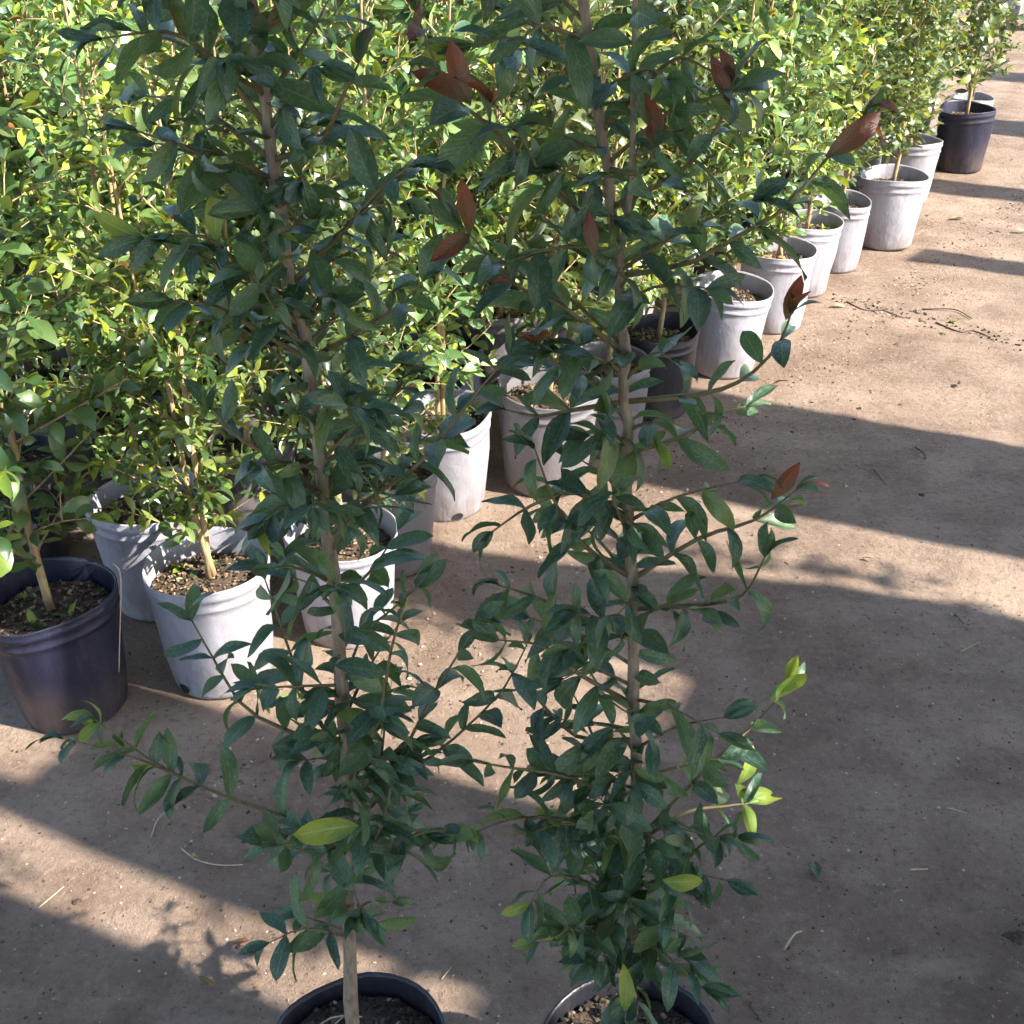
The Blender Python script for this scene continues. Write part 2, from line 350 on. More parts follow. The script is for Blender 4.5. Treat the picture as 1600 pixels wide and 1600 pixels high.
LTR = [leaf_template(k+40, 0.34, 6, 4, [0.3, 0.6, -0.2, 0.9][k % 4], 0.4, 0.3) for k in range(12)]
LT = [leaf_template(k, w_, 7, 4, be, fo, ti, tw_) for k, (w_, be, fo, ti, tw_) in enumerate([(0.360, 0.6, 0.35, 0.4, 0.3), (0.324, 1.1, 0.2, 0.7, -0.5), (0.414, 0.3, 0.45, 0.2, 0.1), (0.342, 1.6, 0.3, 0.5, 0.6),
    (0.306, 0.8, 0.55, 0.7, -0.3), (0.378, -0.4, 0.25, 0.3, 0.4), (0.396, 0.5, 0.15, 0.2, -0.7), (0.342, 1.0, 0.4, 0.6, 0.2), (0.288, 1.3, 0.7, 0.8, 0.9), (0.360, 0.15, 0.6, 0.5, -0.2), (0.315, 2.0, 0.5, 0.6, 0.4), (0.432, 0.7, 0.3, 0.1, 0.0)])]
LTS = [leaf_template(k+20, [0.42, 0.46, 0.40, 0.48, 0.44, 0.38][k], 4, 2, [0.5, 0.9, 0.2, 1.1, 0.7, -0.3][k], [0.4, 0.25, 0.5, 0.3, 0.5, 0.2][k], 0.6) for k in range(6)]
def leaf_meshes(T, mat, tagn): return [mesh('leaf_%s_%d' % (tagn, i), t[0], t[1], mat, True, uvs=t[2]) for i, t in enumerate(T)]
LM = {k: leaf_meshes(LTR if k == 'red' else LT, M['leaf_'+k], k) for k in ('dark', 'lime', 'red', 'dry', 'dead')}
LMS = {k: leaf_meshes(LTS, M['leaf_'+k], 's'+k) for k in ('mid', 'newgreen', 'bronze')}
KIND = ['dark', 'lime', 'red', 'dry', 'mid']
def leaf_matrix(p, d, up, L, roll=0.0):
    y = d.normalized(); x = y.cross(up)
    if x.length < 1e-3: x = y.orthogonal()
    x.normalize(); z = x.cross(y)
    R = Matrix((x, y, z)).transposed() @ Matrix.Rotation(roll, 3, 'Y')
    m = R.to_4x4(); m = Matrix.Translation(p) @ m @ Matrix.Diagonal((L, L, L, 1)); return m
def foliage_mesh(name, leaves, T, kinds, seed):       # leaves: (matrix, template index, kind)
    r = np.random.default_rng(seed); V = []; F = []; UV = []; TI = []; MI = []; b = 0
    for (mx, k, kd) in leaves:
        v, f, uv = T[k]; A = np.array(mx)
        V.append(v @ A[:3, :3].T + A[:3, 3]); F += [tuple(i+b for i in q) for q in f]; UV += uv
        TI.append(np.full(len(v), r.random())); MI += [kinds.index(kd)]*len(f); b += len(v)
    V = np.concatenate(V)
    return mesh(name, V.tolist(), F, [M['leaf_'+k] for k in kinds], True, midx=MI, uvs=UV, tint=np.concatenate(TI))

def leafy(pts, rnd, spacing, lmin, lmax, start, out, kindf, T, droop=0.15, spread=0.9, tip=True):
    """opposite leaf pairs along a twig; out receives (matrix, template, kind)"""
    L = [0.0]
    for a, b_ in zip(pts, pts[1:]): L.append(L[-1] + (b_-a).length)
    tot = L[-1]; s = start; k = 0; ph = rnd.uniform(0, 3.14)
    def ev(s):
        for i in range(len(pts)-1):
            if s <= L[i+1] or i == len(pts)-2:
                t = (s-L[i])/max(1e-6, L[i+1]-L[i]); return pts[i].lerp(pts[i+1], t), (pts[i+1]-pts[i]).normalized()
    while s < tot:
        p, t = ev(s); fr = s/tot
        side = t.cross(Vector((0, 0, 1)))
        if side.length < 0.2: side = Vector((math.cos(ph), math.sin(ph), 0))
        side.normalize(); upv = side.cross(t).normalized()
        an = (0.0 if k % 2 == 0 else 1.2) + rnd.uniform(-0.5, 0.5)
        for sg in (-1, 1):
            if rnd.random() < 0.07: continue
            sd = (side*math.cos(an) + upv*math.sin(an))*sg
            d = t*rnd.uniform(0.35, 0.8) + sd*spread + Vector((0, 0, -droop+rnd.uniform(-0.25, 0.25)))
            up = Vector((rnd.uniform(-0.75, 0.75), rnd.uniform(-0.6, 0.9), 1)) + t*-0.35
            ln = rnd.uniform(lmin, lmax)*(0.75 + 0.35*math.sin(math.pi*min(1, 0.25+0.75*fr)))
            out.append((leaf_matrix(p, d, up, ln, rnd.uniform(-0.85, 0.85)), rnd.randrange(len(T)), kindf(fr, rnd)))
        s += spacing*rnd.uniform(0.75, 1.3); k += 1
    if tip:
        p, t = pts[-1], (pts[-1]-pts[-2]).normalized()
        for q in range(3):
            d = t + Vector((rnd.uniform(-.5, .5), rnd.uniform(-.5, .5), rnd.uniform(-.2, .4)))
            out.append((leaf_matrix(p, d, Vector((rnd.uniform(-.5, .5), rnd.uniform(-.8, .2), 1)), rnd.uniform(lmin, lmax)*0.75, rnd.uniform(-.6, .6)), rnd.randrange(len(T)), kindf(1.2, rnd)))

# ------------------------------------------------------------------ pots
def pot_mesh(name, R, H, mat, seed, wob=0.012):
    r = random.Random(seed); ph = [r.uniform(0, 6.28) for _ in range(3)]; n_ = 40
    rb = R*0.80
    prof = [(0.0, 0.006), (rb*0.55, 0.004), (rb-0.010, 0.0), (rb-0.002, 0.003), (rb, 0.012), (rb+0.3*(R-rb), 0.3*H), (rb+0.6*(R-rb), 0.6*H), (R-0.007, H-0.062), (R-0.0065, H-0.050), (R-0.0035, H-0.047), (R-0.0035, H-0.042),
            (R-0.006, H-0.038), (R-0.005, H-0.026), (R-0.002, H-0.023), (R-0.001, H-0.014), (R-0.003, H-0.011), (R-0.001, H-0.003), (R-0.001, H), (R-0.004, H), (R-0.006, H-0.006), (R-0.009, H-0.05), (R-0.02, H*0.62)]
    v = []; f = []
    for (rr, z) in prof:
        k = (z/H)**1.5
        for i in range(n_):
            a = 2*math.pi*i/n_
            q = rr*(1 + k*wob*(2.2*math.sin(2*a+ph[0]) + 1.1*math.sin(3*a+ph[1]))) if rr > 0.01 else 0.004
            if rr > 0.05: q += 0.006*min(1, z/(0.3*H))*noise.noise((math.cos(a)*1.7+seed*3.1, math.sin(a)*1.7, z*9))
            v.append((q*math.cos(a), q*math.sin(a), z + k*0.006*math.sin(2*a+ph[2])))
    for j in range(len(prof)-1):
        for i in range(n_): f.append((j*n_+i, j*n_+(i+1) % n_, (j+1)*n_+(i+1) % n_, (j+1)*n_+i))
    f.append(tuple(range(n_))[::-1])
    return mesh(name, v, f, mat)
def hole_mesh(R):
    v = []; n_ = 12; rb = R*0.80
    for k in (0, 1):
        for i in range(n_):
            a = 2*math.pi*i/n_; y = 0.015*math.cos(a)*(1-0.25*k); z = 0.020 + 0.011*math.sin(a)*(1-0.25*k)
            rr = rb + (R-rb)*z/0.28 + 0.0015 - 0.001*k
            v.append((math.sqrt(max(0, rr*rr-y*y)), y, z))
    f = [(i, (i+1) % n_, n_+(i+1) % n_, n_+i) for i in range(n_)] + [tuple(range(n_, 2*n_))]
    return mesh('drain_hole', v, f, M['hole'])
def soil_mesh(R, z, seed):
    r = random.Random(seed); v = [(0, 0, z+0.012)]; n_ = 28; f = []
    for j in range(1, 8):
        for i in range(n_):
            a = 2*math.pi*i/n_; rr = R*j/7
            v.append((rr*math.cos(a), rr*math.sin(a), z + 0.012*(1-(j/7)**2) + (0.007*noise.noise((rr*math.cos(a)*40+seed, rr*math.sin(a)*40, seed)))))
    for i in range(n_): f.append((0, 1+i, 1+(i+1) % n_))
    for j in range(6):
        for i in range(n_): f.append((1+j*n_+i, 1+(j+1)*n_+i, 1+(j+1)*n_+(i+1) % n_, 1+j*n_+(i+1) % n_))
    return mesh('soil', v, f, M['soil'])
def chips_mesh(name, place, count, seed, mat, lo, hi):
    r = random.Random(seed); mb = MB(); t = []
    for _ in range(count):
        p = place(r); a = r.uniform(lo, hi)
        R_ = (Matrix.Rotation(r.uniform(0, 6.28), 3, 'Z') @ Matrix.Rotation(r.uniform(-.6, .6), 3, 'X') @ Matrix.Rotation(r.uniform(-.5, .5), 3, 'Y'))
        n0 = len(mb.v); sx, sy, sz = a, a*r.uniform(.3, .8), a*r.uniform(.15, .4)
        mb.add([Vector(p) + R_ @ Vector((x*sx*r.uniform(.6, 1.1)*.5, y*sy*r.uniform(.6, 1.1)*.5, z_*sz*.5)) for z_ in (-1, 1) for y in (-1, 1) for x in (-1, 1)],
               [(0, 2, 3, 1), (4, 5, 7, 6), (0, 1, 5, 4), (2, 6, 7, 3), (0, 4, 6, 2), (1, 3, 7, 5)])
        t += [r.random()]*(len(mb.v)-n0)
    return mesh(name, mb.v, mb.f, mat, False, tint=t)
def disc(R, z):
    def g_(r):
        a = r.uniform(0, 6.28); q = R*math.sqrt(r.random())
        return (q*math.cos(a), q*math.sin(a), z + 0.012*(1-(q/R)**2) + r.uniform(0.0, 0.006))
    return g_

PR, PH = 0.133, 0.28
POTM = {(k, s): pot_mesh('pot', PR, PH, M['pot_'+k], s*7+1, 0.009 + 0.004*s) for k in ('white', 'grey', 'navy', 'black') for s in range(4)}
HOLE = hole_mesh(PR)
SOIL = [soil_mesh(PR-0.012, PH-0.055, s) for s in range(4)]
CHIPS = [chips_mesh('bark_chips', disc(PR-0.018, PH-0.052), 520, s+50, M['chip'], 0.003, 0.012) for s in range(4)]

# ------------------------------------------------------------------ nursery shrubs of the block: six grown forms
def grow(seed):
    r = random.Random(seed); leaves = []; tw = MB(); st = []
    H = r.uniform(1.02, 1.25); z0 = PH-0.05
    lead = 2 if seed % 3 else 1
    stems = []
    for k in range(lead):
        a = r.uniform(0, 6.28); base = Vector((0.012*k*math.cos(a), 0.012*k*math.sin(a), z0))
        pts = [base]
        for i in range(1, 7):
            q = i/6; off = (0.035 if lead == 2 else 0.018)
            pts.append(Vector((base.x + off*math.cos(a+k*2.8)*q*2 + r.uniform(-.012, .012), base.y + off*math.sin(a+k*2.8)*q*2 + r.uniform(-.012, .012), z0 + H*(0.92 if k else 1)*q)))
        stems.append(spline(pts, 18))
    sm = MB()
    for s_ in stems: sm.tube(s_, [0.0092*(1-0.72*i/18)*(0.85 if lead == 2 else 1) for i in range(19)], 7)
    def kf(fr, rr):
        q = rr.random()
        if fr > 0.85 and q < 0.30: return 'newgreen'
        if fr > 1.0 and q > 0.95: return 'bronze'
        return 'mid' if q < 0.92 else 'newgreen'
    az = r.uniform(0, 6.28); nb = [58, 50, 62, 46, 58, 52][seed % 6]; lk = [1.0, 1.25, 0.85, 1.3, 0.9, 0.8][seed % 6]
    for i in range(nb):
        s_ = stems[i % lead]; q = 0.085 + 0.895*(i/nb); x = q*18; k = min(int(x), 17)
        p = s_[k].lerp(s_[k+1], x-k); az += 2.4 + r.uniform(-.4, .4)
        Ln = (0.10 + 0.125*math.sin(math.pi*min(1, 0.18 + 0.9*q)))*r.uniform(0.7, 1.25)
        if q > 0.9: Ln *= 0.7
        el = r.uniform(0.35, 0.95)
        d = Vector((math.cos(az)*math.cos(el), math.sin(az)*math.cos(el), math.sin(el)))
        pts = spline([p, p + d*Ln*0.5 + Vector((0, 0, 0.01)), p + d*Ln + Vector((r.uniform(-.02, .02), r.uniform(-.02, .02), r.uniform(-.02, .04)))], 5)
        tw.tube(pts, [0.0026*(1-0.7*j/5) for j in range(6)], 4)
        leafy(pts, r, 0.024*lk, 0.032*lk, 0.056*lk, 0.025, leaves, kf, LTS, 0.1)
        for _ in range(1 if r.random() < 0.8 else 2):
            j = r.randrange(1, 4); a2 = r.uniform(0, 6.28); e = pts[j] + (d*0.6 + Vector((math.cos(a2)*.7, math.sin(a2)*.7, r.uniform(0, .7))))*Ln*r.uniform(.3, .5)
            p2 = [pts[j], pts[j].lerp(e, 0.5) + Vector((0, 0, .006)), e]
            tw.tube(p2, [0.0017, 0.0013, 0.0008], 4); leafy(p2, r, 0.024*lk, 0.030*lk, 0.050*lk, 0.02, leaves, kf, LTS, 0.1)
    order = sorted(leaves, key=lambda l: -l[0].to_scale().x)
    return dict(stem=sm.mesh('stem', M['bark_pale']), twigs=tw.mesh('twigs', M['bark_pale']), leaves=order,
                full=foliage_mesh('foliage', order, LTS, ['mid', 'newgreen', 'bronze'], seed), rest=None)
FORMS = [grow(100+i) for i in range(6)]
NLEAF = 160
def place_shrub(xy, kind, form, rz, sc, label, group, leaves=False, tilt=(0, 0), pv=0, hole=None, name='potted_shrub', tint=None):
    t = empty(name, (xy[0], xy[1], gz(*xy) + 0.001), 0, sc); t.rotation_euler = (tilt[0], tilt[1], rz)
    tag(t, label, 'potted plant', group)
    p = link('pot', POTM[(kind, pv)], t)
    if hole is not None:
        for k in range(2):
            h = link('drain_hole', HOLE, p); h.rotation_euler = (0, 0, hole - rz + k*math.pi)
    s = link('soil', SOIL[pv], t); c = link('bark_chips', CHIPS[pv], s); c['kind'] = 'stuff'
    F = FORMS[form]
    if tint is None:
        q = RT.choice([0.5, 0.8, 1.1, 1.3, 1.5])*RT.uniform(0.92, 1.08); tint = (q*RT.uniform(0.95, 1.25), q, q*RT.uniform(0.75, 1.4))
    link('stem', F['stem'], t)
    tw = link('twigs', F['twigs'], t); tw['kind'] = 'stuff'  # side branches and their twigs, joined into one mesh
    if leaves:
        if F['rest'] is None: F['rest'] = foliage_mesh('foliage', F['leaves'][NLEAF:], LTS, ['mid', 'newgreen', 'bronze'], form)
        fo = link('foliage', F['rest'], t); fo['kind'] = 'stuff'
        for (mx, k, kd) in F['leaves'][:NLEAF]:
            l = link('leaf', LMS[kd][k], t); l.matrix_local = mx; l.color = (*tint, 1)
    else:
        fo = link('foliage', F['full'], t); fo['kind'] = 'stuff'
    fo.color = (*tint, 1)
    return t
R0 = random.Random(5); RT = random.Random(8)
front = [  # x, y, pot, form, scale, tilt, hole heading, label
    ((-0.915, 1.985), 'navy', 5, 1.00, (0.01, 0.03), None, 'shaded potted shrub in a scuffed navy pot cut by the left edge'),
    ((-0.625, 2.09), 'white', 0, 1.00, (0.02, -0.02), -2.2, 'sunlit potted shrub with twin pale stems in the nearest white pot'),
    ((-0.375, 2.26), 'white', 2, 0.93, (0, 0.02), None, 'potted shrub in white pot right behind the left foreground sapling'),
    ((-0.305, 2.53), 'grey', 4, 0.95, (0, 0), None, 'potted shrub in shaded grey pot just left of a bright white pot'),
    ((-0.18, 2.81), 'white', 3, 1.00, (0, 0.02), -1.2, 'potted shrub in bright white pot between the two foreground saplings'),
    ((0.09, 2.94), 'grey', 5, 1.04, (0, 0.03), None, 'potted shrub in half-shaded grey-white pot behind the right sapling, left of its stem'),
    ((0.27, 3.16), 'grey', 1, 0.95, (0, 0), None, 'potted shrub in grey pot mostly hidden behind the right sapling stem'),
    ((0.44, 3.40), 'black', 2, 0.95, (0, 0), None, 'potted shrub in black pot half hidden just right of the sapling stem'),
    ((0.69, 3.70), 'white', 3, 1.00, (0.02, 0.04), None, 'potted shrub in white pot whose open rim sags low on the right'),
    ((0.92, 4.06), 'white', 0, 1.00, (0, 0), None, 'potted shrub in white pot with orange dead leaves on its soil'),
    ((1.09, 4.40), 'white', 5, 0.96, (0, 0), -1.6, 'potted shrub in white pot with a dark drain hole low on its side'),
    ((1.28, 4.69), 'white', 4, 0.96, (0, 0), None, 'potted shrub in narrow-looking white pot left of the big grey-white pot'),
    ((1.56, 4.95), 'white', 2, 1.03, (0, 0.02), None, 'potted shrub in the far large grey-white pot standing proud of the row'),
    ((1.80, 5.55), 'white', 1, 1.00, (0, 0), None, 'potted shrub in far white pot just left of the far navy pot'),
    ((2.23, 6.10), 'navy', 5, 1.05, (0, 0.03), None, 'sparse potted shrub in the far navy pot at the end of the row'),
    ((2.42, 6.60), 'white', 1, 0.86, (0, 0), None, 'potted shrub in white pot peeking out behind the far navy pot'),
]
G1 = 'potted shrubs along the sunny edge of the block'
spots = []
for i, (xy, k, fm, sc, tl, ho, lb) in enumerate(front):
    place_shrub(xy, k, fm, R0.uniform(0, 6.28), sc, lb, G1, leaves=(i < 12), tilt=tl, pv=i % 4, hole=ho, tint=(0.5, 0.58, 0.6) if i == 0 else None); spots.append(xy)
a1 = Vector((0.58, 0.814)); a2 = Vector((-0.814, 0.58)); o0 = Vector((-0.63, 2.09))
for k in range(1, 8):
    for j in range(-2, 15):
        p = o0 + a1*(j*0.35 + (k % 2)*0.12) + a2*(k*0.345) + Vector((R0.uniform(-.03, .03), R0.uniform(-.03, .03)))
        if p.y < 1.95 - 0.15*p.x*0 or abs(p.x) > 0.43*p.y+0.45: continue
        if p.x < 0.6 and p.y > 5.4: continue
        if p.y > 7.2: continue
        if min((Vector(q)-p).length for q in spots) < 0.285: continue
        spots.append((p.x, p.y))
        place_shrub((p.x, p.y), R0.choice(['white', 'grey', 'navy', 'black', 'grey']), R0.randrange(6), R0.uniform(0, 6.28), R0.uniform(0.92, 1.08),
                    'leafy green potted shrub packed in the dense block behind the front row', 'shrubs packed behind the front row', pv=R0.randrange(4))
G2 = 'pots of the next block at the far end'
place_shrub((3.93, 10.35), 'white', 2, 1.0, 1.0, 'distant pale potted shrub cut by the top edge beside a black pot', G2)
place_shrub((4.15, 10.05), 'black', 4, 1.0, 1.0, 'distant black potted shrub in the top right corner', G2)

# ------------------------------------------------------------------ the two tall saplings in front
PR2, PH2 = 0.124, 0.24
def sapling(name, label, xy, stem_px, fork_px, branches, seed, extra, special, r0=0.0088, shy=9.0):
    r = random.Random(seed); X, Y = xy
    t = empty(name, (X, Y, gz(X, Y)+0.001)); tag(t, label, 'potted plant', 'two tall saplings in black pots in front')
    o = Vector((X, Y, t.location.z)); L = lambda p: p - o
    pot = link('pot', pot_mesh('pot', PR2, PH2, M['pot_black'], seed, 0.006), t)
    s = link('soil', soil_mesh(PR2-0.012, PH2-0.035, seed), t)
    c = link('bark_chips', chips_mesh('bark_chips', disc(PR2-0.016, PH2-0.032), 700, seed, M['chip_dark'], 0.002, 0.011), s); c['kind'] = 'stuff'
    for q in range(7):
        a = r.uniform(0, 6.28); p = Vector((math.cos(a)*r.uniform(.01, .08), math.sin(a)*r.uniform(.01, .08), PH2-0.014)); b2 = a + r.uniform(1.2, 2.6); e = p + Vector((math.cos(b2), math.sin(b2), 0))*r.uniform(.04, .09)
        e.x, e.y = (e.xy.normalized()*min(e.xy.length, 0.1)).to_tuple(); e.z = PH2-0.012
        mb = MB(); mb.tube(spline([p, p.lerp(e, .5) + Vector((r.uniform(-.01, .01), r.uniform(-.01, .01), .008)), e], 6), [0.0011]*7, 4); link('straw_stalk', mb.mesh('straw_stalk', M['straw']), s)
    # stem
    P = [at(x, y, Y + dy) for (x, y, dy) in stem_px]
    base = Vector((P[0].x, P[0].y, PH2-0.05 + t.location.z)); P[0] = base
    sp = spline(P, 40); top = sp[-1]
    mb = MB(); rr = [r0*(0.56 + 0.44*(1-i/40)**2.2)*(1 - 0.25*(i/40)**3) + (0.0011 if i % 4 == 2 else 0.0) for i in range(41)]; rr[0] *= 1.25
    sp = [p + Vector((r.uniform(-.0022, .0022), r.uniform(-.0022, .0022), 0)) if 0 < i < 40 else p for i, p in enumerate(sp)]
    mb.tube([L(p) for p in sp], rr, 10); so_ = link('stem', mb.mesh('stem', M['bark']), t)
    leaves = []
    def kf(fr, q):
        x = q.random()
        if fr > 0.95 and x < 0.05: return 'lime'
        return 'dark'
    def twig(pts, rad, start, lmin=0.036, lmax=0.064, spacing=0.028, kfx=kf, sub=0.5):
        pts = [Vector(p) for p in pts]; kk = 0.94 if pts[0].z > 1.0 else 0.96 if pts[0].z > 0.8 else 1.0; lmin, lmax = lmin*kk, lmax*kk
        mb = MB(); n_ = len(pts)-1
        mb.tube([L(p) for p in pts], [rad*(1-0.72*i/n_) for i in range(n_+1)], 6); link('branch', mb.mesh('branch', M['twig']), t)
        leafy(pts, r, spacing, lmin, lmax, start, leaves, kfx, LT, 0.22)
        tot = sum((b_-a).length for a, b_ in zip(pts, pts[1:]))
        if tot > 0.14 and r.random() < sub:
            j = r.randrange(max(1, n_//4), max(2, 3*n_//4)); d = (pts[j+1]-pts[j]).normalized(); sd = Vector((r.uniform(-1, 1), r.uniform(-.8, .8), r.uniform(-.1, .8)))
            e = pts[j] + (d*0.6+sd*0.7).normalized()*tot*r.uniform(.3, .5)
            twig(spline([pts[j], pts[j].lerp(e, .5)+Vector((0, 0, .008)), e], 5), rad*0.55, 0.02, lmin*.9, lmax*.9, spacing, kfx, 0)
    near = lambda p: min(sp, key=lambda q: (q-p).length)
    if fork_px:
        F = spline([at(x, y, Y+dy) for (x, y, dy) in fork_px], 16); mb = MB(); mb.tube([L(p) for p in F], [0.0029*(1-0.4*i/16) for i in range(17)], 8); link('stem', mb.mesh('stem', M['bark']), t)
        leafy(F, r, 0.028, 0.030, 0.050, 0.03, leaves, kf, LT)
    for (pp, dy, kx, *opt) in branches:
        n_ = len(pp); pts = []
        for i, (x, y) in enumerate(pp): pts.append(at(x, y, Y + dy*(i/(n_-1))))
        b0 = near(pts[0]); pts[0] = b0
        q = kf
        if kx:
            def q(fr, z, kx=kx): return kx if fr > 0.93 and z.random() < 0.7 else kf(min(fr, .9), z)
        twig(spline(pts, 9), 0.0029, 0.05, kfx=q, sub=opt[0] if opt else 0.5)
    # branches all round the stem, so that the crown has depth
    az = r.uniform(0, 6.28)
    for (z0, z1, cnt, l0, l1) in extra:
        for i in range(cnt):
            z = z0 + (z1-z0)*(i + r.random())/cnt
            k = min(range(40), key=lambda j: abs(sp[j].z - z)); p = sp[k].lerp(sp[k+1], r.random())
            az += 2.4 + r.uniform(-.5, .5); el = r.uniform(0.15, 0.85); Ln = r.uniform(l0, l1)
            d = Vector((math.cos(az)*math.cos(el), math.sin(az)*math.cos(el)*0.85, math.sin(el)))
            if d.dot(N) > shy: continue
            e = p + d*Ln + Vector((0, 0, r.uniform(-.02, .02)))
            twig(spline([p, p.lerp(e, .5) + Vector((r.uniform(-.01, .01), 0, r.uniform(0, .02))), e], 6), 0.0022, 0.025, sub=0.25)
    leafy(sp[8:], r, 0.03, 0.032, 0.052, 0.0, leaves, kf, LT, 0.1, tip=False)
    # single leaves the photo shows apart
    for (x, y, dy, ang, ln, kd, pitch) in special:
        p = at(x, y, Y+dy); a = math.radians(ang)
        d = Vector((math.cos(a), pitch, math.sin(a)))
        leaves.append((leaf_matrix(p, d, Vector((0.1, -1, 0.35)), ln, r.uniform(-.3, .3)), r.randrange(len(LT)), kd))
    sps = set(id(l) for l in leaves[-len(special):])
    def open_side(l):
        p = l[0] @ Vector((0, 0.6, 0)); tt = p.dot(N); ss = p.dot(D) - p.z/math.tan(SUN_EL)
        return id(l) not in sps and 0.97 < tt < 1.16 and -1.8 < ss < -0.45 and p.z < 1.0 and p.x < 0.24 and r.random() < 0.7
    leaves = [l for l in leaves if not open_side(l)]
    def size(l):
        p = l[0].to_translation(); x, y, k = project(p)
        inside = -60 < x < 1660 and -60 < y < 1660
        return -(l[0].to_scale().x/k if inside else 0.0)
    leaves.sort(key=lambda l: (0 if id(l) in sps else 1, size(l)))
    for (mx, k, kd) in leaves[:300]:
        l = link('leaf', LM[kd][k], t); l.matrix_local = Matrix.Translation(-o) @ mx
    rest = [(Matrix.Translation(-o) @ mx, k, kd) for mx, k, kd in leaves[300:]]
    if rest:
        fo = link('foliage', foliage_mesh('foliage', rest, LT, ['dark', 'lime', 'red'], seed), t); fo['kind'] = 'stuff'
    print(name, 'leaves', len(leaves))
    return t

sapling('potted_sapling', 'left tall sapling with straight grey stem in black pot at the bottom edge', (-0.20, 1.0),
    [(545, 1600, 0), (545, 1440, 0), (541, 1180, 0), (530, 1000, 0), (506, 780, 0.0), (480, 560, 0.0), (450, 400, 0), (418, 200, 0), (395, 0, 0), (380, -160, 0), (370, -300, 0)], None,
    [([(548, 1300), (440, 1275), (330, 1235), (240, 1190), (150, 1125)], -0.02, 'lime', 0.2),
     ([(540, 1190), (470, 1150), (386, 1109), (340, 1040), (300, 970)], 0.03, None, 0.2),
     ([(538, 1170), (487, 1109), (450, 1010), (414, 905)], 0.06, None, 0.2),
     ([(548, 1285), (610, 1225), (690, 1170), (780, 1085), (822, 1010)], 0.05, None, 0.3),
     ([(543, 1210), (620, 1180), (680, 1080), (742, 980)], -0.03, None, 0.3),
     ([(545, 1230), (590, 1130), (610, 1020), (630, 950)], -0.08, None),
     ([(548, 1340), (600, 1330), (660, 1300), (715, 1300)], -0.10, None),
     ([(548, 1340), (500, 1330), (430, 1320)], -0.12, None),
     ([(545, 1350), (575, 1330), (600, 1280), (610, 1230)], -0.12, None),
     ([(510, 815), (590, 770), (650, 730), (740, 620), (795, 555)], -0.06, None),
     ([(500, 740), (560, 690), (600, 640), (630, 590)], 0.04, None),
     ([(505, 760), (440, 720), (380, 690), (330, 640)], -0.05, None),
     ([(485, 570), (410, 520), (340, 480), (270, 470)], -0.05, None),
     ([(470, 500), (390, 430), (320, 370), (225, 372)], -0.03, None),
     ([(440, 320), (380, 300), (310, 240), (215, 205)], -0.04, None, 0.2),
     ([(430, 260), (360, 200), (300, 160), (230, 150)], 0.06, None, 0.2),
     ([(415, 180), (330, 90), (260, 50), (160, 60)], -0.05, None, 0.3),
     ([(425, 240), (500, 220), (540, 140), (560, 100)], -0.04, None),
     ([(455, 420), (520, 380), (590, 300), (640, 260)], -0.05, None),
     ([(480, 560), (560, 520), (620, 480), (660, 440)], -0.02, None),
     ([(400, 60), (450, 20), (500, -40), (560, -60)], 0, None),
     ([(395, 20), (330, -30), (240, -60)], 0, None)],
    11, [(0.36, 0.62, 9, .05, .10), (0.62, 1.0, 17, .05, .12), (1.0, 1.62, 46, .04, .12), (1.62, 1.8, 7, .05, .1)],
    [(560, 1290, -0.12, 178, 0.066, 'lime', -0.2), (205, 1195, -0.02, -40, 0.035, 'lime', 0), (150, 1140, -0.02, 120, 0.036, 'lime', 0.0), (335, 375, -0.05, 80, 0.04, 'lime', 0),
     (590, 1440, -0.09, -20, 0.05, 'dark', 0.1), (570, 1420, -0.05, 200, 0.05, 'dark', 0), (560, 1360, -0.10, 255, 0.07, 'dark', -0.1), (660, 1330, -0.1, -50, 0.072, 'dark', 0.0), (600, 1330, -0.1, -65, 0.07, 'dark', 0)])

